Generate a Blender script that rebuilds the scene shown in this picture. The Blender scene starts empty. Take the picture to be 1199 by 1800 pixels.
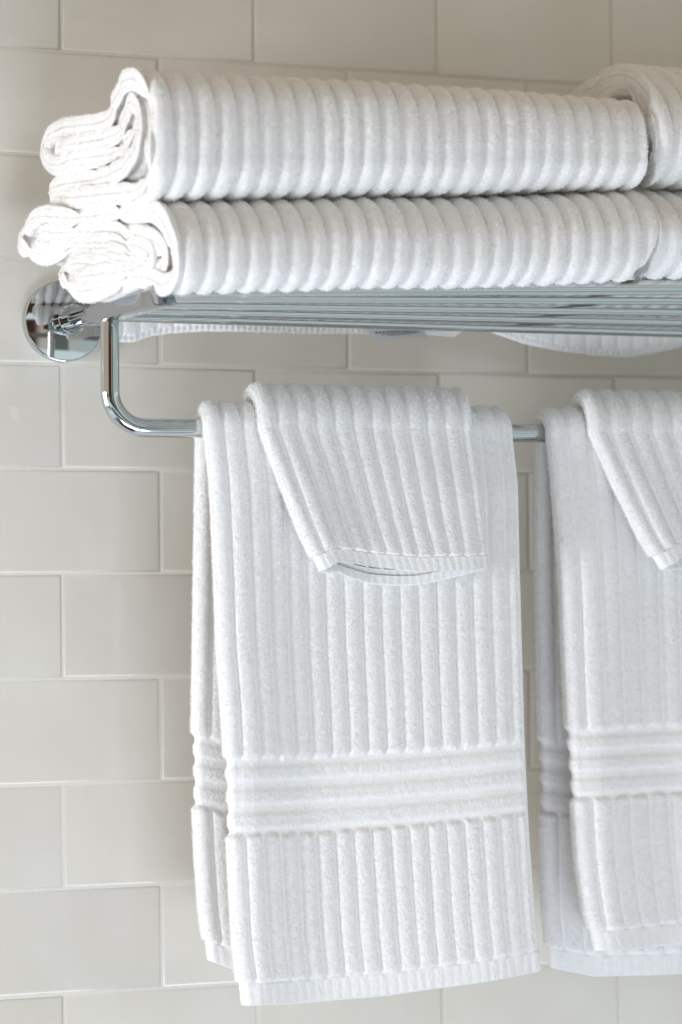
import bpy, math, random
import numpy as np
from mathutils import Matrix, Vector

rng = np.random.default_rng(7)
random.seed(7)
sc = bpy.context.scene
COL = sc.collection

# ------------------------------------------------------------------ camera
F_PX, YAW, PITCH, ROLL = 5182.454, 0.3837315, 0.0214370, -0.0056267
CAM = np.array([-0.6302546, -2.1166558, -0.3933691])
FW = np.array([math.sin(YAW)*math.cos(PITCH), math.cos(YAW)*math.cos(PITCH), math.sin(PITCH)])
_R = np.array([math.cos(YAW), -math.sin(YAW), 0.0]); _U = np.cross(_R, FW)
RT = _R*math.cos(ROLL) + _U*math.sin(ROLL)
UP = -_R*math.sin(ROLL) + _U*math.cos(ROLL)

def at(px, py, Y):
    """world point on the vertical plane y = Y seen at a pixel of the 1199x1800 photograph"""
    d = FW + RT*(px-599.5)/F_PX - UP*(py-900)/F_PX
    return CAM + d*(Y-CAM[1])/d[1]

cam = bpy.data.cameras.new('camera'); camo = bpy.data.objects.new('camera', cam); COL.objects.link(camo)
m = Matrix.Identity(4)
for i in range(3):
    m[i][0], m[i][1], m[i][2], m[i][3] = RT[i], UP[i], -FW[i], CAM[i]
camo.matrix_world = m
cam.sensor_fit = 'VERTICAL'; cam.sensor_height = 36; cam.sensor_width = 24
cam.lens = F_PX/1800*36
cam.clip_start = 0.05; cam.clip_end = 100
cam.dof.use_dof = True; cam.dof.focus_distance = 2.13; cam.dof.aperture_fstop = 5.0
sc.camera = camo

# ------------------------------------------------------------------ world
W = bpy.data.worlds.new('World'); sc.world = W; W.use_nodes = True
nt = W.node_tree; N = nt.nodes; L = nt.links
bg = N['Background']
tc = N.new('ShaderNodeTexCoord'); sp = N.new('ShaderNodeSeparateXYZ'); L.new(tc.outputs['Generated'], sp.inputs[0])
def ramp(sock, a, b, lo=0.0, hi=1.0):
    n = N.new('ShaderNodeMapRange'); n.interpolation_type = 'SMOOTHSTEP'
    n.inputs['From Min'].default_value = a; n.inputs['From Max'].default_value = b
    n.inputs['To Min'].default_value = lo; n.inputs['To Max'].default_value = hi
    L.new(sock, n.inputs['Value']); return n.outputs[0]
def mul(a, b):
    n = N.new('ShaderNodeMath'); n.operation = 'MULTIPLY'; L.new(a, n.inputs[0]); L.new(b, n.inputs[1]); return n.outputs[0]
def mix(fac, a, b):
    n = N.new('ShaderNodeMix'); n.data_type = 'RGBA'
    L.new(fac, n.inputs[0])
    for k, v in ((6, a), (7, b)):
        if isinstance(v, tuple): n.inputs[k].default_value = (*v, 1)
        else: L.new(v, n.inputs[k])
    return n.outputs[2]
X, Y_, Z = sp.outputs
c = mix(ramp(Z, 0.15, -0.75), (0.40, 0.328, 0.255), (0.58, 0.595, 0.67))         # warm room above, pale floor below
c = mix(mul(ramp(X, 0.05, 0.6), ramp(Z, 0.75, 0.1)), c, (0.37, 0.43, 0.425))    # planting outside, to the right
c = mix(mul(mul(ramp(X, -0.62, -0.5), ramp(X, 0.04, -0.06)), mul(ramp(Z, 0.8, 0.7), ramp(Y_, 0.0, -0.2))), c, (0.045, 0.022, 0.014))  # dark wooden door
c = mix(mul(mul(ramp(X, 0.08, 0.12), ramp(X, 0.34, 0.3)), mul(ramp(Z, 0.5, 0.45), ramp(Z, -0.6, -0.55))), c, (0.10, 0.12, 0.11))
for za, zb, col_ in ((-0.30, -0.22, (0.58, 0.68, 0.70)), (-0.60, -0.54, (0.68, 0.75, 0.80)), (0.10, 0.15, (0.62, 0.68, 0.66)), (-0.09, -0.05, (0.10, 0.10, 0.095)), (-0.46, -0.40, (0.16, 0.23, 0.23)), (-0.80, -0.74, (0.16, 0.22, 0.22))):
    c = mix(mul(mul(ramp(Z, za-0.02, za+0.01), ramp(Z, zb+0.02, zb-0.01)), ramp(Y_, 0.1, -0.1)), c, col_)     # light and dark bands added to streak the chrome reflections
L.new(c, bg.inputs[0]); bg.inputs[1].default_value = 0.92

def area(name, loc, target, sx, sy, power, color):
    l = bpy.data.lights.new(name, 'AREA'); l.shape = 'RECTANGLE'; l.size = sx; l.size_y = sy
    l.energy = power; l.color = color
    o = bpy.data.objects.new(name, l); COL.objects.link(o); o.location = loc
    o.rotation_euler = (Vector(target)-Vector(loc)).to_track_quat('-Z', 'Y').to_euler()
    return o
# daylight window to the left of the rack, almost in the plane of the wall
area('window_light', (-1.75, -0.49, -0.64), (0.1, -0.12, -0.50), 0.27, 0.7, 16.5, (0.90, 0.94, 1.0))
# added fill lamp low in front: soft cool light, reaches the lower wall most
area('low_fill_light', (0.05, -1.75, -1.70), (0.25, 0.0, -0.55), 1.3, 0.6, 13, (0.75, 0.83, 1.0))

sc.view_settings.view_transform = 'Standard'; sc.view_settings.look = 'None'
sc.view_settings.exposure = 0.58; sc.view_settings.gamma = 1; sc.view_settings.use_curve_mapping = False
sc.render.engine = 'CYCLES'
sc.cycles.use_denoising = True
sc.cycles.max_bounces = 8; sc.cycles.diffuse_bounces = 7; sc.cycles.glossy_bounces = 5

# ------------------------------------------------------------------ materials
def new_mat(name):
    M = bpy.data.materials.new(name); M.use_nodes = True
    return M, M.node_tree.nodes, M.node_tree.links, M.node_tree.nodes['Principled BSDF']
def noise(n, l, scale, detail=2, rough=0.5, src='Object'):
    t = n.new('ShaderNodeTexCoord'); k = n.new('ShaderNodeTexNoise')
    k.inputs['Scale'].default_value = scale; k.inputs['Detail'].default_value = detail; k.inputs['Roughness'].default_value = rough
    l.new(t.outputs[src], k.inputs['Vector']); return k
def bump(n, l, b, h, dist, strength=1.0):
    k = n.new('ShaderNodeBump'); k.inputs['Distance'].default_value = dist; k.inputs['Strength'].default_value = strength
    l.new(h, k.inputs['Height']); l.new(k.outputs[0], b.inputs['Normal']); return k
def cramp(n, l, fac, c0, c1, a=0.3, b_=0.7):
    k = n.new('ShaderNodeValToRGB'); k.color_ramp.elements[0].position = a; k.color_ramp.elements[1].position = b_
    k.color_ramp.elements[0].color = (*c0, 1); k.color_ramp.elements[1].color = (*c1, 1); l.new(fac, k.inputs[0]); return k

def terry(name, c0, c1, strength):
    M, n, l, b = new_mat(name)
    k = noise(n, l, 260, 2, 0.6)
    r = cramp(n, l, k.outputs[0], c0, c1); l.new(r.outputs[0], b.inputs['Base Color'])
    b.inputs['Roughness'].default_value = 0.95; b.inputs['Specular IOR Level'].default_value = 0.15
    b.inputs['Sheen Weight'].default_value = 0.25; b.inputs['Sheen Roughness'].default_value = 0.5
    k2 = noise(n, l, 900, 3, 0.6)
    bump(n, l, b, k2.outputs[0], 0.0006, strength)
    return M
M_TERRY = terry('white_terry', (0.90, 0.885, 0.86), (0.95, 0.942, 0.928), 0.8)
M_HEM = terry('white_woven_hem', (0.88, 0.87, 0.845), (0.92, 0.912, 0.895), 0.35)

M_CHROME, n, l, b = new_mat('chrome')
b.inputs['Base Color'].default_value = (0.61, 0.64, 0.65, 1); b.inputs['Metallic'].default_value = 1
k = noise(n, l, 35, 3); mr = n.new('ShaderNodeMapRange'); mr.inputs['To Min'].default_value = 0.03; mr.inputs['To Max'].default_value = 0.07
l.new(k.outputs[0], mr.inputs[0]); l.new(mr.outputs[0], b.inputs['Roughness'])

M_CHROME_SHADED, n, l, b = new_mat('shaded_chrome')
b.inputs['Base Color'].default_value = (0.40, 0.42, 0.44, 1); b.inputs['Metallic'].default_value = 1  # darker copy of the chrome: a greyer reflection put into the base colour
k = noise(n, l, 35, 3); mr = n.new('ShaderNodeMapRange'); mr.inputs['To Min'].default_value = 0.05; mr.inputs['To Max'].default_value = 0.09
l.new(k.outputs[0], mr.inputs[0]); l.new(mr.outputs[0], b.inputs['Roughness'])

M_TILE, n, l, b = new_mat('cream_glazed_tile')
at_ = n.new('ShaderNodeAttribute'); at_.attribute_name = 'tone'
k = noise(n, l, 9, 3)
r = cramp(n, l, k.outputs[0], (0.745, 0.70, 0.62), (0.805, 0.77, 0.70))
mx = n.new('ShaderNodeMix'); mx.data_type = 'RGBA'; mx.blend_type = 'MULTIPLY'; mx.inputs[0].default_value = 1
l.new(r.outputs[0], mx.inputs[6]); l.new(at_.outputs['Color'], mx.inputs[7]); l.new(mx.outputs[2], b.inputs['Base Color'])
b.inputs['Roughness'].default_value = 0.11; b.inputs['Specular IOR Level'].default_value = 0.5
k2 = noise(n, l, 13, 3); bump(n, l, b, k2.outputs[0], 0.0024, 0.6)

M_GROUT, n, l, b = new_mat('cream_grout')
k = noise(n, l, 700, 3); r = cramp(n, l, k.outputs[0], (0.62, 0.59, 0.525), (0.69, 0.66, 0.60)); l.new(r.outputs[0], b.inputs['Base Color'])
b.inputs['Roughness'].default_value = 0.9; bump(n, l, b, k.outputs[0], 0.0003, 0.5)

M_TAG, n, l, b = new_mat('satin_care_label')
k = noise(n, l, 900, 2); r = cramp(n, l, k.outputs[0], (0.62, 0.63, 0.64), (0.72, 0.73, 0.74)); l.new(r.outputs[0], b.inputs['Base Color']); b.inputs['Roughness'].default_value = 0.5
M_INK, n, l, b = new_mat('grey_print')
k = noise(n, l, 900, 2); r = cramp(n, l, k.outputs[0], (0.10, 0.09, 0.08), (0.22, 0.20, 0.18)); l.new(r.outputs[0], b.inputs['Base Color']); b.inputs['Roughness'].default_value = 0.7

# ------------------------------------------------------------------ helpers
def link(name, me, mat, parent=None, loc=None):
    o = bpy.data.objects.new(name, me); COL.objects.link(o)
    if mat: me.materials.append(mat)
    if parent: o.parent = parent
    return o
def tag(o, label=None, cat=None, group=None, kind=None):
    for k_, v in (('label', label), ('category', cat), ('group', group), ('kind', kind)):
        if v: o[k_] = v
    return o
def empty(name, loc=(0, 0, 0)):
    """an Empty at the thing's base; its parts are built in world space and offset by it"""
    o = bpy.data.objects.new(name, None); COL.objects.link(o); o.location = loc; o.empty_display_size = 0.03; return o
def mesh_from(name, V, Fq, smooth=True, tris=None):
    """V (n,3), Fq (m,4) quads, tris (k,3)"""
    me = bpy.data.meshes.new(name)
    nq = len(Fq); ntri = 0 if tris is None else len(tris)
    me.vertices.add(len(V)); me.vertices.foreach_set('co', np.asarray(V, np.float32).ravel())
    loops = np.asarray(Fq, np.int32).ravel()
    starts = np.arange(nq, dtype=np.int32)*4
    if ntri:
        loops = np.concatenate([loops, np.asarray(tris, np.int32).ravel()])
        starts = np.concatenate([starts, nq*4 + np.arange(ntri, dtype=np.int32)*3])
    me.loops.add(len(loops)); me.loops.foreach_set('vertex_index', loops)
    me.polygons.add(len(starts)); me.polygons.foreach_set('loop_start', starts)
    if smooth: me.polygons.foreach_set('use_smooth', np.ones(len(starts), bool))
    me.update(calc_edges=True); me.validate()
    return me
def offset(V, base): return np.asarray(V) - np.asarray(base)

def smooth_noise(shape, cell, seed):
    """value noise on a grid, bicubic-ish"""
    r = np.random.default_rng(seed)
    gy, gx = int(shape[0]/cell[0])+3, int(shape[1]/cell[1])+3
    g = r.normal(0, 1, (gy, gx))
    y = np.arange(shape[0])/cell[0]; x = np.arange(shape[1])/cell[1]
    yi, xi = y.astype(int), x.astype(int); fy, fx = y-yi, x-xi
    fy = fy*fy*(3-2*fy); fx = fx*fx*(3-2*fx)
    a = g[yi][:, xi]; b_ = g[yi][:, xi+1]; c_ = g[yi+1][:, xi]; d = g[yi+1][:, xi+1]
    fx = fx[None]; fy = fy[:, None]
    return (a*(1-fx)+b_*fx)*(1-fy) + (c_*(1-fx)+d*fx)*fy
def grid_normals(P, wrap):
    """P (rows, cols, 3); wrap along cols"""
    if wrap: du = np.roll(P, -1, 1) - np.roll(P, 1, 1)
    else: du = np.gradient(P, axis=1)
    dv = np.gradient(P, axis=0)
    n_ = np.cross(du, dv); ln = np.linalg.norm(n_, axis=2, keepdims=True); ln[ln < 1e-12] = 1
    return n_/ln
def grid_quads(r0, r1, cols, wrap):
    i = np.arange(r0, r1)[:, None]; j = np.arange(cols if wrap else cols-1)[None]
    a = i*cols + j; b_ = i*cols + (j+1) % cols
    return np.stack([a, b_, b_+cols, a+cols], -1).reshape(-1, 4)
def piece(P, r0, r1, wrap):
    """rows r0..r1 of grid P as vertices and quads"""
    V = P[r0:r1+1].reshape(-1, 3)
    return V, grid_quads(0, r1-r0, P.shape[1], wrap)
def fuzz(P, Nn, mask, density, length, seed, lean=0.7):
    """short loose loops of pile: one slim triangle each, rooted at random grid points (density per m2)"""
    r = np.random.default_rng(seed)
    e1 = np.linalg.norm(np.gradient(P, axis=0), axis=2)*np.linalg.norm(np.gradient(P, axis=1), axis=2)
    w = (e1*mask).ravel(); tot = w.sum(); cnt = int(tot*density)
    if cnt < 1: return np.zeros((0, 3)), np.zeros((0, 3), int)
    idx = r.choice(len(w), cnt, p=w/tot)
    p = P.reshape(-1, 3)[idx] + r.normal(0, 0.0004, (cnt, 3)); nn = Nn.reshape(-1, 3)[idx]
    d = nn + r.normal(0, lean, (cnt, 3)); d /= np.linalg.norm(d, axis=1, keepdims=True)
    # keep the tip outside the cloth
    s = (d*nn).sum(1, keepdims=True); d = np.where(s < 0.15, d + nn*(0.3-s), d)
    side = np.cross(d, r.normal(0, 1, (cnt, 3))); side /= np.linalg.norm(side, axis=1, keepdims=True)
    ln = length*r.uniform(0.5, 1.2, (cnt, 1)); wd = 0.00022
    p = p - nn*0.0003
    V = np.stack([p-side*wd, p+side*wd, p+d*ln], 1).reshape(-1, 3)
    return V, np.arange(cnt*3).reshape(-1, 3)
def join(parts):
    Vs, Qs, Ts, k_ = [], [], [], 0
    for V, Q, T in parts:
        Vs.append(V)
        if Q is not None and len(Q): Qs.append(Q+k_)
        if T is not None and len(T): Ts.append(T+k_)
        k_ += len(V)
    return np.concatenate(Vs), (np.concatenate(Qs) if Qs else np.zeros((0, 4), int)), (np.concatenate(Ts) if Ts else None)
def sstep(a, b_, x):
    t = np.clip((x-a)/(b_-a), 0, 1); return t*t*(3-2*t)
def tube_mesh(pts, rad, seg=32):
    """round bar along points (list of 3-vectors), capped"""
    pts = [np.array(p, float) for p in pts]; n_ = len(pts); V = []
    rad = rad if hasattr(rad, '__len__') else [rad]*n_
    tprev = None; u = None
    for i, p in enumerate(pts):
        t = pts[min(i+1, n_-1)] - pts[max(i-1, 0)]; t /= np.linalg.norm(t)
        if u is None:
            u = np.cross(t, [0.123, 0.321, 0.9]); u /= np.linalg.norm(u)
        u = u - t*(u@t); u /= np.linalg.norm(u); w_ = np.cross(t, u)
        for k_ in range(seg):
            a = 2*math.pi*k_/seg; V.append(p + rad[i]*(math.cos(a)*u + math.sin(a)*w_))
    Q = grid_quads(0, n_-1, seg, True)
    V = np.array(V); c0 = len(V); V = np.vstack([V, pts[0], pts[-1]])
    T = []
    for k_ in range(seg):
        T.append((c0, (k_+1) % seg, k_)); o_ = (n_-1)*seg; T.append((c0+1, o_+k_, o_+(k_+1) % seg))
    return V, Q, np.array(T)
def lathe_y(prof, cx, cz, seg=64):
    """surface of revolution about a line parallel to y; prof = [(y, r)...]"""
    V = []
    for y, r_ in prof:
        for k_ in range(seg):
            a = 2*math.pi*k_/seg; V.append((cx+r_*math.cos(a), y, cz+r_*math.sin(a)))
    return np.array(V), grid_quads(0, len(prof)-1, seg, True), None
def autosmooth(o, deg=35):
    me = o.data
    me.set_sharp_from_angle(angle=math.radians(deg))

# ------------------------------------------------------------------ wall
TW, TH = 0.154, 0.0782       # tile pitch
J = 0.0012                   # grout width
def build_wall():
    V, Q, tone = [], [], []
    r_ = random.Random(3)
    prof = [(0.0, 0.0016), (0.0003, 0.0007), (0.0009, 0.00030), (0.0017, 0.00008), (0.0027, 0.0)]  # (inset, y)
    for k_ in range(-7, 17):
        z1, z0 = -k_*TH - J/2, -(k_+1)*TH + J/2
        off = 0.0 if k_ % 2 else 0.077
        for i in range(-5, 10):
            x0, x1 = off + i*TW + J/2, off + (i+1)*TW - J/2
            tx, tz, dy = r_.uniform(-1, 1)*0.0002, r_.uniform(-1, 1)*0.00012, r_.uniform(-1, 1)*0.00015
            jx, jz = r_.uniform(-1, 1)*0.0003, r_.uniform(-1, 1)*0.00025
            tn = r_.uniform(0.94, 1.0); tb = tn*r_.uniform(0.985, 1.005)
            b0 = len(V)
            for ins, y in prof:
                for (a, c_) in ((0, 0), (1, 0), (1, 1), (0, 1)):
                    xx = x0+ins if a == 0 else x1-ins; zz = z0+ins if c_ == 0 else z1-ins
                    V.append((xx+jx, y + dy + tx*(2*a-1) + tz*(2*c_-1), zz+jz)); tone.append((tn, tn, tb, 1))
            for q in range(len(prof)-1):
                for s in range(4):
                    a = b0+q*4+s; b_ = b0+q*4+(s+1) % 4
                    Q.append((a, b_, b_+4, a+4))
            l_ = b0+(len(prof)-1)*4; Q.append((l_, l_+1, l_+2, l_+3))
    me = mesh_from('tiles', np.array(V), np.array(Q))
    ca = me.color_attributes.new('tone', 'FLOAT_COLOR', 'POINT'); ca.data.foreach_set('color', np.array(tone, np.float32).ravel())
    wl = link('wall', me, M_TILE); tag(wl, kind='structure')
    autosmooth(wl, 50)
    # grout bed with slight unevenness, and body of the wall
    xs = np.linspace(-0.8, 1.6, 3); 
    V = np.array([(-0.8, 0.0005, -1.36), (1.6, 0.0005, -1.36), (1.6, 0.0005, 0.58), (-0.8, 0.0005, 0.58),
                  (-0.8, 0.12, -1.36), (1.6, 0.12, -1.36), (1.6, 0.12, 0.58), (-0.8, 0.12, 0.58)])
    Qg = np.array([(0, 1, 2, 3), (5, 4, 7, 6), (0, 4, 5, 1), (3, 2, 6, 7), (0, 3, 7, 4), (1, 5, 6, 2)])
    g = link('grout', mesh_from('grout', V, Qg, False), M_GROUT, wl)
build_wall()

# ------------------------------------------------------------------ chrome rack
BAR_Y, BAR_Z, BAR_R = -0.110, -0.2872, 0.0068
FX, FZ = 0.0, -0.2031
X_END = 0.80
rack = tag(empty('towel_rack', (0, 0, FZ)), 'polished chrome wall rack with rod shelf on top and towel bar below', 'towel rack')
RB = (0, 0, FZ)
def chrome(name, VQT, parent=rack, sharp=35, metal=M_CHROME):
    V, Q, T = VQT
    o = link(name, mesh_from(name, offset(V, RB), Q, True, T), metal, parent); autosmooth(o, sharp); return o
def rounded_box(x0, x1, y0, y1, z0, z1, c_=0.003):
    """bar along y with chamfered long edges and softened ends"""
    sec = [(x0+c_, z0), (x1-c_, z0), (x1-c_*.3, z0+c_*.3), (x1, z0+c_), (x1, z1-c_), (x1-c_*.3, z1-c_*.3), (x1-c_, z1),
           (x0+c_*1.1, z1), (x0+c_*.25, z1-c_*.9), (x0, z1-c_*1.3), (x0, z0+c_*.5), (x0+c_*.3, z0+c_*.12)]
    cx, cz = (x0+x1)/2, (z0+z1)/2; V = []
    st = [(y1, .0), (y1, .90), (y1-.0006, 1), (y0+.0006, 1), (y0, .90), (y0, .0)]
    for i_, (y, s) in enumerate(st):
        for (x, z) in sec:
            zz = cz+(z-cz)*s
            V.append((cx+(x-cx)*s, y + (0.013*(zz-z0)/(z1-z0) if i_ > 2 else 0), zz))
    return np.array(V), grid_quads(0, len(st)-1, len(sec), True)[:, ::-1], None
for side, x0 in ((1, 0.0), (-1, X_END)):
    fl = chrome('wall_flange', lathe_y([(0.0, 0.0305), (-0.0085, 0.0305), (-0.0096, 0.0300), (-0.0100, 0.0290), (-0.0102, 0.0), ], x0, FZ, 96))
    po = chrome('mounting_post', lathe_y([(-0.0100, 0.0102), (-0.030, 0.0102), (-0.0305, 0.0097), (-0.0305, 0.0070), (-0.078, 0.0070), (-0.078, 0)], x0, FZ, 48))
    for yy, rr in ((-0.0118, 0.0108), (-0.0295, 0.0110)):
        chrome('collar', lathe_y([(yy+.0013, .0098), (yy+.0009, rr-.0002), (yy+.0004, rr), (yy-.0004, rr), (yy-.0009, rr-.0002), (yy-.0013, .0095)], x0, FZ, 48), po)
    xa, xb = (-0.0068, 0.0100) if side > 0 else (X_END-0.0100, X_END+0.0068)
    chrome('side_bracket', rounded_box(xa, xb, -0.240, -0.072, FZ-0.0086, FZ+0.0064), sharp=25, metal=M_CHROME_SHADED)
# U-shaped drop tube and hanging bar: one bent tube
br = 0.026; xl0, xr0 = 0.0030, X_END-0.0030
pts = [(xl0, BAR_Y, FZ-0.006)]
for k_ in range(13):
    a = math.pi/2*k_/12; pts.append((xl0+br*(1-math.cos(a)), BAR_Y, BAR_Z+br-br*math.sin(a)))
pts += [(x, BAR_Y, BAR_Z) for x in np.linspace(0.05, X_END-0.05, 12)]
for k_ in range(13):
    a = math.pi/2*(1-k_/12); pts.append((xr0-br*(1-math.cos(a)), BAR_Y, BAR_Z+br-br*math.sin(a)))
pts.append((xr0, BAR_Y, FZ-0.006))
chrome('towel_bar', tube_mesh(pts, BAR_R, 40))
# shelf rods, rear to front; the front ones lie a little higher to the right
ROD = 0.0044
for i, (ya, yb) in enumerate(((571, 591), (558, 573), (546, 555), (533, 535.5), (520, 516))):
    Yr = -0.100 - 0.0335*i
    pa, pb = at(400, ya, Yr), at(1120, yb, Yr)
    s = (pb[2]-pa[2])/(pb[0]-pa[0])
    p0 = (0.004, Yr, pa[2]+ROD+s*(0.004-pa[0])); p1 = (X_END-0.004, Yr, pa[2]+ROD+s*(X_END-0.004-pa[0]))
    chrome('shelf_rod', tube_mesh([p0, p1], ROD if i < 4 else 0.0056, 32))

# ------------------------------------------------------------------ cloth
def catmull(P, ds):
    P = np.asarray(P, float); Q = np.vstack([2*P[0]-P[1], P, 2*P[-1]-P[-2]]); out = []
    for i in range(1, len(Q)-2):
        p0, p1, p2, p3 = Q[i-1:i+3]
        for t in np.linspace(0, 1, 24, endpoint=False):
            out.append(.5*((2*p1)+(-p0+p2)*t+(2*p0-5*p1+4*p2-p3)*t*t+(-p0+3*p1-3*p2+p3)*t**3))
    out.append(P[-1]); out = np.array(out)
    d = np.r_[0, np.cumsum(np.linalg.norm(np.diff(out, axis=0), axis=1))]
    n_ = max(8, int(d[-1]/ds)); s = np.linspace(0, d[-1], n_)
    return np.stack([np.interp(s, d, out[:, k_]) for k_ in range(out.shape[1])], 1)

def folded_towel(name, path_px, rear, front, x_right, base, seed, label, pitch=0.0150, half=0.0064,
                 groove=0.0028, phase=0.0, fuzz_on=True, sag=None, right_cut=0.0):
    """A towel folded over itself in layers. path_px traces its fold line on the end plane through the
    rear and front anchors (px, py, Y); the layered sheet then runs along x to x_right."""
    A = at(*rear); B = at(*front)
    k_ = (B[0]-A[0])/(B[1]-A[1])                       # slant of the end plane, x = A.x + k (y-A.y)
    prof = []
    for px, py in path_px:
        d = FW + RT*(px-599.5)/F_PX - UP*(py-900)/F_PX
        # CAM.x + s d.x = A.x + k (CAM.y + s d.y - A.y)
        s = (A[0] + k_*(CAM[1]-A[1]) - CAM[0])/(d[0]-k_*d[1])
        p = CAM + s*d; prof.append((p[1], p[2]))
    prof = catmull(prof, 0.0016); n_ = len(prof)
    tang = np.gradient(prof, axis=0); tang /= np.linalg.norm(tang, axis=1, keepdims=True)
    nor = np.stack([-tang[:, 1], tang[:, 0]], 1)
    # closed loop round the sheet: one side out, other side back
    order = np.r_[np.arange(n_), np.arange(n_)[::-1]]; sgn = np.r_[np.ones(n_), -np.ones(n_)]
    cap = np.minimum(np.arange(n_), np.arange(n_)[::-1])*0.0016
    hs = half*np.sqrt(np.clip(1-(1-np.clip(cap/0.005, 0, 1))**2, 0, 1))
    cols = 2*n_
    xl = A[0] + k_*(prof[order, 0]-A[1])
    jit = smooth_noise((n_, 2), (14, 1), seed)[:, 0]*0.0026
    py_, pz_ = prof[order, 0], prof[order, 1]
    xl = xl + 0.0016*np.sin(py_*61+seed) + 0.0018*np.sin(pz_*110+seed*2+py_*30) + 0.0007*np.sin(py_*190-pz_*150+seed)
    xl = xl + jit[order]*0.22
    length = x_right - A[0]
    cap_x = np.array([0, 0.00008, 0.0002, 0.0005, 0.0010, 0.0018]); cap_e = np.array([0, .60, .84, .94, .98, 1.0])
    u = np.r_[cap_x, np.arange(0.0028, length-0.0026, 0.00115), length-cap_x[::-1]]/length; rows = len(u)                        # 0 left end, 1 right end
    # left end follows the slanted end plane, right end straight with own unevenness
    jit2 = smooth_noise((n_, 2), (18, 1), seed+5)[:, 0]*0.003
    xr = x_right + jit2[order] + 0.25*k_*(prof[order, 0]-A[1]) - right_cut*np.clip(-0.150-prof[order, 1], 0, 1)
    Xg = xl[None]*(1-u[:, None]) + xr[None]*u[:, None]
    dl = Xg - xl[None]; dr = xr[None]-Xg
    de = np.minimum(dl, dr)
    de_u = np.minimum(u, 1-u)*length
    e = np.interp(de_u, cap_x, cap_e)[:, None]*np.ones((1, cols))
    # the cut ends are lumpy: rows near the ends pushed in and out
    lump = smooth_noise((n_, 2), (7, 1), seed+12)[:, 0]*0.0003 + smooth_noise((n_, 2), (3, 1), seed+13)[:, 0]*0.00025
    Xg = Xg + lump[order][None]*np.exp(-(u*length/0.006))[:, None] + rng.normal(0, 0.00013, (1, cols))*np.exp(-(u*length/0.003))[:, None]
    # ribs run round the roll
    wob = smooth_noise((rows, cols//2), (22, 30), seed+1)
    wob = np.concatenate([wob, wob[:, ::-1]], 1)*0.0009
    ph = (Xg + wob - phase)/pitch
    fr = np.abs(ph-np.round(ph))*pitch                 # distance from groove centre
    g = np.exp(-(fr/0.0016)**2)
    rib = -groove*g + 0.0009*np.cos(np.clip(fr/(pitch/2), 0, 1)*math.pi - math.pi)
    h = (hs[order][None] + rib*(hs[order][None] > half*.5)) * e
    h = h*(1+0.18*np.exp(-(u*length/0.007)))[:, None]      # pile splays out at the folded side edges
    # gentle unevenness of the pile of folds
    sagz = smooth_noise((rows, n_), (70, 60), seed+2); sagz = np.concatenate([sagz, sagz[:, ::-1]], 1)*0.0016*u[:, None]
    sagy = smooth_noise((rows, n_), (50, 80), seed+3); sagy = np.concatenate([sagy, sagy[:, ::-1]], 1)*0.0014
    fine = rng.normal(0, 1, (rows, cols)); fine = fine*0.00016; fine[:7] = fine[7]*0.5; fine[-7:] = fine[-8]*0.5
    hh = h*sgn[None] + fine*sgn[None]*e
    Pg = np.stack([Xg, prof[order, 0][None] + nor[order, 0][None]*hh + sagy*e,
                   prof[order, 1][None] + nor[order, 1][None]*hh + sagz], -1)
    if sag is not None:
        Pg = sag(Pg, prof)
    Nn = grid_normals(Pg, True)
    cen = np.stack([Xg, np.broadcast_to(prof[order, 0][None], Xg.shape), np.broadcast_to(prof[order, 1][None], Xg.shape)], -1)
    flip = np.sign(((Pg-cen)*Nn).sum(2)[rows//2].mean())
    Nn = Nn*flip
    V, Q = piece(Pg, 0, rows-1, True)
    if flip < 0: pass
    parts = [(V, Q, None)]
    # side edges: rows 0 and -1 are pinched to the centre line, e = 0
    if fuzz_on:
        # pile sticks out of the left edges and of the outer faces
        fm = np.ones(Pg.shape[:2]); fm[:9] = 0
        FV, FT = fuzz(Pg, Nn, fm, 1.3e6, 0.0013, seed+9)
        parts.append((FV, None, FT))
        k2 = slice(0, 8)
        Nl = Nn[k2]*0.6 + np.array([-0.8, 0, 0]); Nl /= np.linalg.norm(Nl, axis=2, keepdims=True)
        FV, FT = fuzz(Pg[k2], Nl, np.ones(Pg[k2].shape[:2]), 0.8e6, 0.0016, seed+10, 0.9)
        parts.append((FV, None, FT))
    V, Q, T = join(parts)
    o = link(name, mesh_from(name, offset(V, base), Q, True, T), M_TERRY); o.location = base
    tag(o, label, 'towel', 'folded towels stacked on the shelf')
    return o

PATH_UP = [(236,205),(228,238),(195,268),(140,280),(102,291),(80,284),(70,262),(80,238),(108,224),(150,222),(188,208),
           (207,172),(222,147),(242,140),(256,165),(262,210),(263,260),(260,305),(240,334),(180,343),(120,348),(94,347),(86,338),
           (98,327),(150,318),(200,305),(235,280),(246,240),(243,200),(232,180),(222,200),(206,232),(160,250),(112,257),(92,260)]
PATH_LO = [(240,452),(180,440),(120,436),(78,447),(52,440),(40,420),(50,395),(75,381),(130,384),(200,376),(255,371),(288,384),
           (306,420),(309,460),(304,486),(288,500),(264,492),(238,487),(200,499),(160,511),(130,510),(105,487),(112,468),(150,464),(200,470),(265,478),(284,452),
           (272,425),(220,410),(160,408),(100,410),(74,414),(74,424),(120,427),(200,428),(255,438),(255,458),(200,458),(140,455),(120,470),(140,486),(190,482),(240,474)]
def rise_lower(P, prof):
    u = np.clip(P[..., 0]/0.35, 0, 1.1); P = P.copy(); P[..., 2] += 0.021*u; return P
def rise_upper(P, prof):
    u = np.clip(P[..., 0]/0.35, 0, 1.1); P = P.copy()
    P[..., 2] += 0.022*u*np.clip(1-(P[..., 2]+0.1386)/0.09, 0, 1.1); return P
rearU, frontU = (60, 250, -0.035), (268, 240, -0.262)
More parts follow.
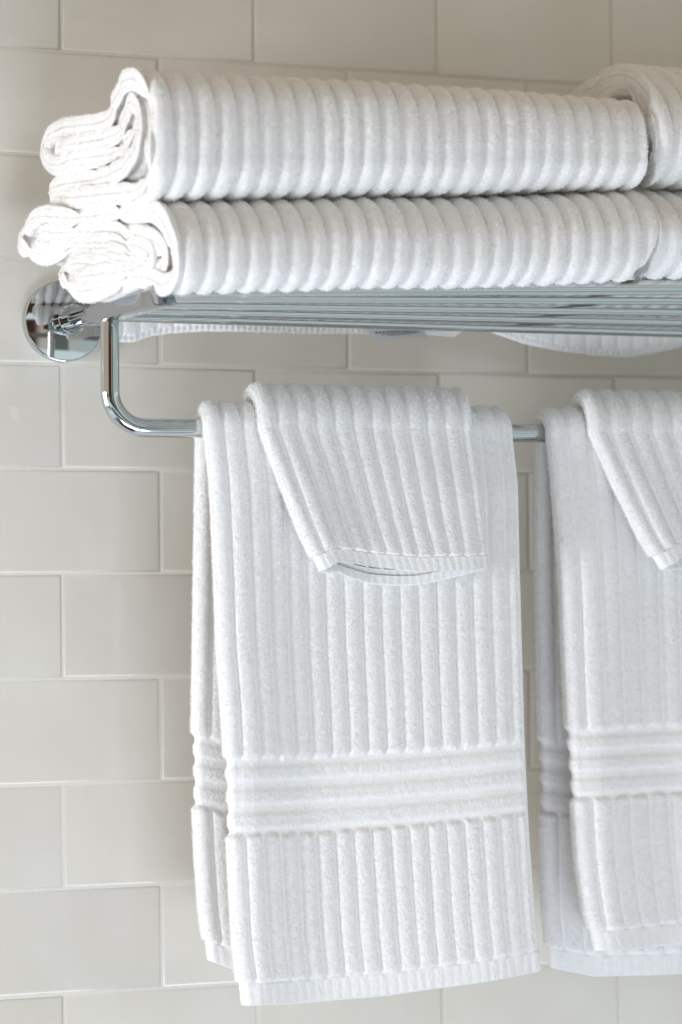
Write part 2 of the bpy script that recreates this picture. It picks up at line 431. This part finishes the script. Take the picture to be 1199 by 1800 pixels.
rearL, frontL = (30, 420, -0.035), (320, 430, -0.268)
folded_towel('folded_towel', PATH_LO, rearL, frontL, 0.352, (0.17, -0.15, -0.20), 21,
             'folded white ribbed towel lying lowest in the left stack on the chrome rods', phase=0.004, sag=rise_lower, right_cut=0.28)
folded_towel('folded_towel', PATH_UP, rearU, frontU, 0.347, (0.17, -0.15, -0.13), 31,
             'folded white ribbed towel topmost in the left stack, flush with the one under it', phase=0.0, sag=rise_upper)

# second pair: seen end on behind the first pair's right end
PATH_R_UP = [(1048,196),(1040,178),(1060,160),(1090,150),(1118,160),(1136,195),(1142,235),(1135,262),(1110,270),(1060,262),(1020,255),
             (1002,235),(998,200),(1018,168),(1055,142),(1090,131),(1125,140),(1150,175),(1162,225),(1160,275),(1146,306),(1110,318),(1060,316),(1015,300),(1030,280),(1080,285),(1125,285)]
PATH_R_LOW_SHIFT = 11
PATH_R_UP = [(x_-9*sstep(1080, 1130, x_), y_) for x_, y_ in PATH_R_UP]
PATH_R_LO = [(1040,400),(1080,400),(1115,395),(1130,420),(1118,460),(1090,480),(1040,478),(1000,470),(985,430),(1000,370),(1050,345),(1100,343),(1140,362),(1158,405),(1150,455),(1118,486),(1060,492),(1000,490)]
rearR, frontR = (1000, 220, -0.045), (1153, 240, -0.258)
PATH_R_LO = [(x_-PATH_R_LOW_SHIFT, y_) for x_, y_ in PATH_R_LO]
rearRL, frontRL = (985, 430, -0.045), (1147, 420, -0.262)
folded_towel('folded_towel', PATH_R_LO, rearRL, frontRL, 0.715, (0.54, -0.15, -0.20), 41,
             'folded white ribbed towel lying lowest in the right stack at the photo edge', phase=0.006)
folded_towel('folded_towel', PATH_R_UP, rearR, frontR, 0.712, (0.54, -0.15, -0.13), 51,
             'folded white towel topmost in the right stack, loop of cloth showing at its end', phase=0.002)

def hem_tail(name, edge, Y, ztop, pitch, parent, base, seed, hem_px=14):
    """end of a towel hanging down behind the rear rod: lower edge traced, ribs running down, flat woven hem"""
    E = np.array([at(px, py, Y) for px, py in edge]); xs = np.arange(E[0, 0], E[-1, 0], 0.0011)
    zb = np.interp(xs, E[:, 0], E[:, 2]); rows = 60; f = np.linspace(0, 1, rows)[:, None]
    z = ztop*(1-f) + zb[None]*f
    y = Y + 0.002*np.sin(xs*55+seed)[None]*f + 0*z
    d = np.abs(xs/pitch-np.round(xs/pitch))*pitch
    inhem = sstep(0.0065, 0.0045, (z-zb[None]))
    rib = -0.0018*np.exp(-(d/0.0018)**2)[None]*(1-inhem) + 0.0004*np.sin(xs*2*math.pi/0.0046)[None]*inhem - 0.0012*inhem
    e = np.minimum(np.sqrt(np.clip(1-(1-np.clip((z-zb[None])/0.003, 0, 1))**2, 0, 1)), 
                   np.sqrt(np.clip(1-(1-np.clip(np.minimum(xs-xs[0], xs[-1]-xs)/0.003, 0, 1))**2, 0, 1))[None])
    th = (0.0036+rib)*e + rng.normal(0, 1, z.shape)*0.00008
    Xg = np.broadcast_to(xs[None], z.shape)
    Fr = np.stack([Xg, y-th, z], -1); Bk = np.stack([Xg, y+th, z], -1)
    Pg = np.concatenate([Fr, Bk[::-1]], 0)
    V, Q = piece(Pg, 0, Pg.shape[0]-1, False)
    Nn = np.zeros_like(Fr); Nn[..., 1] = -1; Nn[-6:, :, 2] = -1.0
    FV, FT = fuzz(Fr, Nn, np.ones(Fr.shape[:2]), 1.0e6, 0.0011, seed)
    V, Q, T = join([(V, Q, None), (FV, None, FT)])
    o = link(name, mesh_from(name, offset(V, base), Q, True, T), M_TERRY, parent)
    return o
towels = [o for o in bpy.data.objects if o.name.startswith('folded_towel')]
lowL, upL, lowR, upR = towels
hem_tail('hanging_hem', [(186,585),(190,600),(196,604),(205,602),(237,602),(262,592),(300,586),(360,583),(430,584),(560,587),(640,587),(740,588),(800,592),(812,584)],
         -0.060, -0.190, 0.0134, lowL, lowL.location, 61)
hem_tail('hanging_hem', [(845,578),(870,588),(920,605),(985,617),(1050,626),(1100,629),(1150,622),(1210,608),(1290,585)],
         -0.066, -0.185, 0.0134, lowR, lowR.location, 62)
# care label sewn to the hem
def care_label():
    Yt = -0.070
    c_ = [at(643, 576, Yt), at(745, 578, Yt), at(752, 593, Yt-0.002), at(661, 604, Yt-0.006)]
    n_ = 14; V = []
    for s in (0, 1):
        for i in range(n_):
            for j in range(5):
                a, b_ = i/(n_-1), j/4
                p = (c_[0]*(1-a)+c_[1]*a)*(1-b_) + (c_[3]*(1-a)+c_[2]*a)*b_
                p = p + np.array([0, -0.0016*math.sin(a*math.pi), 0.0022*math.sin(a*math.pi)*b_]) + np.array([0, 0.0004*s, 0]); V.append(p)
    Q = []
    for s in (0, 1):
        for i in range(n_-1):
            for j in range(4):
                a = s*n_*5 + i*5+j; Q.append((a, a+1, a+6, a+5))
    o = link('care_label', mesh_from('care_label', offset(V, lowL.location), np.array(Q)), M_TAG, lowL)
    o['label'] = 'small grey satin care label'
    V, Q = [], []
    r_ = random.Random(5)
    for row, (b0, b1) in enumerate(((0.30, 0.42), (0.50, 0.57), (0.64, 0.70))):
        a = 0.10 + 0.08*row
        while a < 0.88-0.1*row:
            w_ = r_.uniform(0.015, 0.05)
            k_ = len(V)
            for (aa, bb) in ((a, b0), (a+w_, b0), (a+w_, b1), (a, b1)):
                p = (c_[0]*(1-aa)+c_[1]*aa)*(1-bb) + (c_[3]*(1-aa)+c_[2]*aa)*bb
                V.append(p + np.array([0, -0.0016*math.sin(aa*math.pi)-0.0003, 0.0022*math.sin(aa*math.pi)*bb]))
            Q.append((k_, k_+1, k_+2, k_+3)); a += w_ + r_.uniform(0.008, 0.02)
    link('printed_text', mesh_from('printed_text', offset(V, lowL.location), np.array(Q), False), M_INK, o)
care_label()

def interp_pts(tab, Y):
    """[(px, py)...] -> arrays z descending, x on plane Y"""
    E = np.array([at(px, py, Y) for px, py in tab]); o_ = np.argsort(E[:, 2]); return E[o_, 2], E[o_, 0]

def hung_cloth(base, seed, r_mid, half, fl, fr_, bl, brr, bot_f, bot_b, bulge, nribs, bands, ribzones, hem0,
               y_drift=(0.006, 0.006), open_=0.0, rib_h=0.0030, n_t=290, wobble=0.006, ds=0.00125, hem_len=0.0, onset=0.12):
    """Folded cloth hung over the bar: a flattened sleeve of cloth running from the front bottom over the bar to the back
    bottom. fl/fr_/bl/brr: outline tables (px,py) of front-left, front-right, back-left, back-right edges;
    bot_f/bot_b: lower edges [(t, z)]. Returns dict of grid rows per zone."""
    Yf = BAR_Y - r_mid; Yb = BAR_Y + r_mid
    zfl, xfl = interp_pts(fl, Yf); zfr, xfr = interp_pts(fr_, Yf)
    zbl, xbl = interp_pts(bl, Yb); zbr, xbr = interp_pts(brr, Yb)
    # samples across: dense at the rounded edges
    edge = 0.0
    t1 = np.linspace(0, 1, n_t); t1 = t1 + 0.012*np.sin(2*math.pi*t1)*-1
    t1 = np.clip(t1, 0, 1)
    tt = np.r_[t1, t1[::-1][1:-1]]; sg = np.r_[np.ones(n_t), -np.ones(n_t-2)]
    cols = len(tt)
    Lf = 0.43; nf = int(Lf/ds)
    fF = np.linspace(1, 0, nf, endpoint=False)
    na = int(math.pi*(r_mid+half)/ds); aA = np.linspace(0, math.pi, na, endpoint=False)
    Lb = 0.40; nb = int(Lb/ds); fB = np.linspace(0, 1, nb)
    zbF = np.interp(tt, [q[0] for q in bot_f], [q[1] for q in bot_f])
    zbB = np.interp(tt, [q[0] for q in bot_b], [q[1] for q in bot_b])
    # lower edge: the rear layer of the sleeve hangs a touch lower
    zbF = zbF - hem_len*(sg < 0)*np.sin(np.pi*np.clip(tt, 0, 1)**0.72)
    rows = nf+na+nb
    Xc = np.zeros((rows, cols)); Yc = np.zeros((rows, cols)); Zc = np.zeros((rows, cols))
    NY = np.zeros((rows, cols)); NZ = np.zeros((rows, cols)); FF = np.zeros((rows, cols)); TT = np.broadcast_to(tt[None], (rows, cols))
    # front
    f = fF[:, None]; z = BAR_Z*(1-f) + zbF[None]*f
    a, b_ = np.interp(z, zfl, xfl), np.interp(z, zfr, xfr)
    Xc[:nf] = a*(1-tt[None]) + b_*tt[None]; Zc[:nf] = z
    Yc[:nf] = Yf - y_drift[0]*f - bulge(tt[None], f)*sstep(0, onset, f); NY[:nf] = -1; FF[:nf] = f
    a0, b0 = Xc[nf-1, 0], Xc[nf-1, n_t-1]
    a1, b1 = np.interp(BAR_Z, zbl, xbl), np.interp(BAR_Z, zbr, xbr)
    an = aA[:, None]; w_ = sstep(0, math.pi, an)
    Xc[nf:nf+na] = (a0*(1-w_)+a1*w_)*(1-tt[None]) + (b0*(1-w_)+b1*w_)*tt[None]
    Yc[nf:nf+na] = BAR_Y - r_mid*np.cos(an); Zc[nf:nf+na] = BAR_Z + r_mid*np.sin(an)
    NY[nf:nf+na] = -np.cos(an); NZ[nf:nf+na] = np.sin(an)
    f = fB[:, None]; z = BAR_Z*(1-f) + zbB[None]*f
    a, b_ = np.interp(z, zbl, xbl), np.interp(z, zbr, xbr)
    Xc[nf+na:] = a*(1-tt[None]) + b_*tt[None]; Zc[nf+na:] = z
    Yc[nf+na:] = Yb + y_drift[1]*f + 0.003*np.sin(tt[None]*7+2)*f; NY[nf+na:] = 1; FF[nf+na:] = f
    wid = (b0-a0)
    ew = half*1.1/wid
    de = np.minimum(tt, 1-tt)
    e = np.sqrt(np.clip(1-(1-np.clip(de/ew, 0, 1))**2, 0, 1))[None]
    H = half + open_*sstep(0.45, 1.0, FF)*np.sin(np.pi*np.clip(TT*1.05, 0, 1))**0.8
    # relief: ribs, bands, hem
    wb = smooth_noise((rows, n_t), (45, 16), seed); wb = np.concatenate([wb, wb[:, ::-1][:, 1:-1]], 1)*wobble
    ph = (TT+wb/10)*nribs + 0.35
    fr = np.abs(ph-np.round(ph))                       # 0 at groove, .5 rib top
    R = np.sqrt(np.clip(1-((0.5-fr)/0.42)**2, 0, 1))*0.85 + 0.15*sstep(0.05, 0.16, fr)
    rz = np.zeros_like(FF)
    endw = smooth_noise((1, cols), (1, 5), seed+4)[0]*0.0012
    for q0, q1 in ribzones:
        rz = np.maximum(rz, sstep(q0-0.006, q0+0.006, FF+endw[None])*sstep(q1+0.006, q1-0.006, FF+endw[None]))
    endround = 0
    rel = R*rz
    for q0, q1 in bands:
        bz = sstep(q0-0.005, q0+0.006, FF)*sstep(q1+0.005, q1-0.006, FF)
        rel = np.maximum(rel, bz*(0.42))
    # selvedge: narrow flat strip along the right edge
    sel = sstep(0.985, 0.970, TT)
    rel = rel*sel
    hemmask = sstep(hem0-0.004, hem0+0.004, FF)
    rel = np.where(hemmask > 0.5, 0.22 + 0.10*np.abs(np.sin(TT*nribs*2*math.pi*1.0+wb*20)), rel)
    pile = smooth_noise((rows, cols), (3, 3), seed+6)*0.00006*(rel > 0.3)
    fine = rng.normal(0, 1, (rows, cols)); fine = fine*0.00013
    disp = rib_h*rel + pile + fine*np.where(rel > 0.3, 1.0, 0.4)
    off = H*e*sg[None]
    P0 = np.stack([Xc, Yc+NY*off, Zc+NZ*off], -1)
    Nn = grid_normals(P0, True)
    test = (Nn[nf//2, n_t//2, 1])
    if test > 0: Nn = -Nn
    # smooth the normals where the sheet turns its edge
    P = P0 + Nn*disp[..., None]
    return dict(P=P, N=Nn, F=FF, nf=nf, na=na, nb=nb, cols=cols, rows=rows, rel=rel, P0=P0, n_t=n_t)

def inner_lip(P, N0, rows_idx, depth=0.0022, n_=12, step=2):
    """turn the cloth in at its open lower end so that it has thickness and an inside"""
    mid_ = P[rows_idx[0]] - N0[rows_idx[0]]*depth*0.45; mid_ = mid_ + (P[rows_idx[0]]-P[rows_idx[1]])*0.5
    out = [P[rows_idx[0]], mid_]
    for k_ in range(1, n_+1):
        r_ = rows_idx[min(k_*step, len(rows_idx)-1)] if k_ > 1 else rows_idx[0]
        d = depth*(1-0.0*k_) if k_ > 1 else depth*0.9
        out.append(P[r_] - N0[r_]*d)
    return np.array(out)

def build_hung(thing, base, G, zones, seed, pile=2.2e6, lip=0.0022):
    """zones: list of (part name, f0, f1, material, side) cut from the grid by f along the front/back"""
    P, Nn, FF, nf, na, nb = G['P'], G['N'], G['F'], G['nf'], G['na'], G['nb']
    rows, cols = G['rows'], G['cols']
    frow = FF[:, 0].copy(); 
    cutsF = [int(round((1-f)*nf)) for f in zones['cuts']]        # front rows of the cut fractions (descending f)
    cutsB = [nf+na+int(round(f*(nb-1))) for f in zones['cuts']]
    names = zones['names']; mats = zones['mats']
    def add(name, r0, r1, mat, lips=None):
        V, Q = piece(P, r0, r1, True); parts = [(V, Q, None)]
        if lips is not None:
            Lg = lips; V2, Q2 = piece(Lg, 0, len(Lg)-1, True); parts.append((V2, Q2, None))
        sl = slice(r0, r1+1)
        dens = pile if mat is M_TERRY else pile*0.25
        FV, FT = fuzz(P[sl], Nn[sl], np.clip((G['rel'][sl]-0.25)*3, 0.05, 1), dens, 0.0014 if mat is M_TERRY else 0.0006, seed+r0)
        parts.append((FV, None, FT))
        V, Q, T = join(parts)
        return link(name, mesh_from(name, offset(V, base), Q, True, T), mat, thing)
    # body: everything between the first cuts, over the bar
    add(names[0], cutsF[0], cutsB[0], mats[0])
    for k_ in range(1, len(names)):
        rf0 = cutsF[k_] if k_ < len(cutsF) else 0
        rf1 = cutsF[k_-1]
        last = (k_ == len(names)-1)
        lipsF = inner_lip(P, Nn, list(range(0, 60)), lip) if last else None
        add(names[k_], rf0, rf1, mats[k_], lipsF)
        rb0 = cutsB[k_-1]; rb1 = cutsB[k_] if k_ < len(cutsB) else rows-1
        lipsB = inner_lip(P, Nn, list(range(rows-1, rows-61, -1)), lip) if last else None
        add(names[k_], rb0, rb1, mats[k_], lipsB)

def bul(tab):
    T_ = [q[0] for q in tab]; V_ = [q[1]*0.001 for q in tab]
    def fn(t, f): 
        tq = np.clip(t, 0, 1)
        # cosine-smoothed table
        v = 0
        for s in (-0.03, 0, 0.03): v = v + np.interp(np.clip(tq+s+0.05*(f-0.5), 0, 1), T_, V_)
        return v/3*(0.55+0.6*f)
    return fn

BANDS = [(0.590, 0.613), (0.630, 0.654), (0.671, 0.697)]
RIBZ = [(-0.1, 0.574), (0.709, 0.960)]
def zed(px, py, Y): return at(px, py, Y)[2]
cutsT = dict(cuts=[0.582, 0.706, 0.963], names=['cloth', 'border_band', 'lower_cloth', 'woven_hem'], mats=[M_TERRY, M_TERRY, M_TERRY, M_HEM])

def hang_towel(label, fl, fr_, bl, brr, botf, botb, bulge, seed, base):
    th = tag(empty('hand_towel', base), label, 'towel', 'hand towels hanging from the bar')
    G = hung_cloth(base, seed, 0.0128, 0.0042, fl, fr_, bl, brr, botf, botb, bulge, 16.6, BANDS, RIBZ, 0.963,
                   y_drift=(0.010, 0.008), open_=0.0025, hem_len=0.003)
    build_hung(th, base, G, cutsT, seed)
    return th
Yf, Yb = BAR_Y-0.0128, BAR_Y+0.0128
hang_towel('white ribbed hand towel hanging nearest the bent end of the chrome bar',
    [(358,715),(364,760),(374,850),(380,1000),(384,1150),(390,1240),(394,1320),(397,1450),(405,1650),(417,1765)],
    [(890,715),(900,760),(905,850),(906,1000),(908,1150),(910,1300),(915,1450),(923,1600),(932,1705)],
    [(353,715),(350,770),(349,1000),(347,1300),(350,1420),(354,1500),(362,1600),(376,1700)],
    [(870,715),(872,770),(876,1000),(880,1300),(884,1500),(890,1700)],
    [(0, zed(417,1766,Yf-.01)), (0.2, zed(530,1760,Yf-.01)), (0.5, zed(680,1745,Yf-.01)), (0.8, zed(830,1722,Yf-.01)), (1, zed(936,1703,Yf-.01))],
    [(0, zed(368,1688,Yb+.008)), (0.12, zed(430,1712,Yb+.008)), (0.5, zed(640,1712,Yb+.008)), (1, zed(890,1690,Yb+.008))],
    bul([(0,-2), (.05, 3), (.11, 1), (.2, -2.5), (.28, -4.5), (.36, -4), (.5, -1), (.68, 3), (.86, 7), (1, 6)]),
    101, (0.19, BAR_Y, BAR_Z))
hang_towel('white ribbed hand towel hanging on the bar at the right edge of the photo',
    [(962,715),(966,760),(974,850),(984,1000),(988,1150),(993,1300),(1000,1400),(1004,1500),(1016,1600),(1032,1672)],
    [(1560,715),(1565,760),(1570,1000),(1575,1300),(1590,1700)],
    [(948,715),(946,780),(949,1000),(954,1150),(958,1300),(962,1400),(968,1600),(980,1705)],
    [(1500,715),(1505,1000),(1510,1400),(1520,1700)],
    [(0, zed(1032,1670,Yf-.01)), (0.3, zed(1199,1657,Yf-.01)), (1, zed(1590,1625,Yf-.01))],
    [(0, zed(980,1700,Yb+.008)), (0.12, zed(1040,1714,Yb+.008)), (0.5, zed(1250,1706,Yb+.008)), (1, zed(1520,1680,Yb+.008))],
    bul([(0,-1), (.05, 4), (.10, 3), (.18, -3), (.28, -7), (.4, -7), (.5, -4), (.68, 1), (.86, 5), (1, 4)]),
    202, (0.46, BAR_Y, BAR_Z))

cutsW = dict(cuts=[0.900], names=['cloth', 'woven_hem'], mats=[M_TERRY, M_HEM])
def washcloth(label, fl, fr_, bl, brr, botf, botb, seed, base):
    th = tag(empty('washcloth', base), label, 'washcloth', 'washcloths draped over the hand towels')
    G = hung_cloth(base, seed, 0.0270, 0.0036, fl, fr_, bl, brr, botf, botb,
                   bul([(0, 2), (.08, 4.5), (.2, 2), (.35, 0), (.55, 2), (.8, 5.5), (.93, 7), (1, 6.5)]), 11.4, [], [(-0.1, 0.895)], 0.90,
                   y_drift=(0.008, 0.0), open_=0.0030, n_t=215, hem_len=0.012, wobble=0.009, ds=0.0011, onset=0.5)
    build_hung(th, base, G, cutsW, seed, lip=0.0013)
Yw = BAR_Y-0.0262; Ywb = BAR_Y+0.0262
washcloth('white washcloth draped slantwise over the left hand towel, open hem fully in view',
    [(444,690),(462,760),(492,850),(524,940),(552,1002)],
    [(822,690),(830,760),(834,850),(838,940),(842,1010)],
    [(430,690),(425,760),(430,1000)],
    [(790,690),(800,760),(800,1000)],
    [(0, zed(553,1004,Yw-.008)), (0.12, zed(590,987,Yw-.008)), (0.33, zed(650,997,Yw-.008)), (0.6, zed(720,1005,Yw-.008)), (0.8, zed(780,1003,Yw-.008)), (1, zed(842,1000,Yw-.008))],
    [(0, -0.375), (1, -0.375)], 303, (0.22, BAR_Y, BAR_Z))
washcloth('white washcloth draped slantwise over the right hand towel, cut by the photo edge',
    [(1018,700),(1040,760),(1075,850),(1115,940),(1150,1000)],
    [(1440,700),(1446,760),(1452,850),(1456,940),(1460,1000)],
    [(1005,690),(1000,760),(1005,1000)],
    [(1400,690),(1405,760),(1405,1000)],
    [(0, zed(1150,1000,Yw-.008)), (0.15, zed(1185,978,Yw-.008)), (0.35, zed(1240,985,Yw-.008)), (1, zed(1460,990,Yw-.008))],
    [(0, -0.375), (1, -0.375)], 404, (0.50, BAR_Y, BAR_Z))
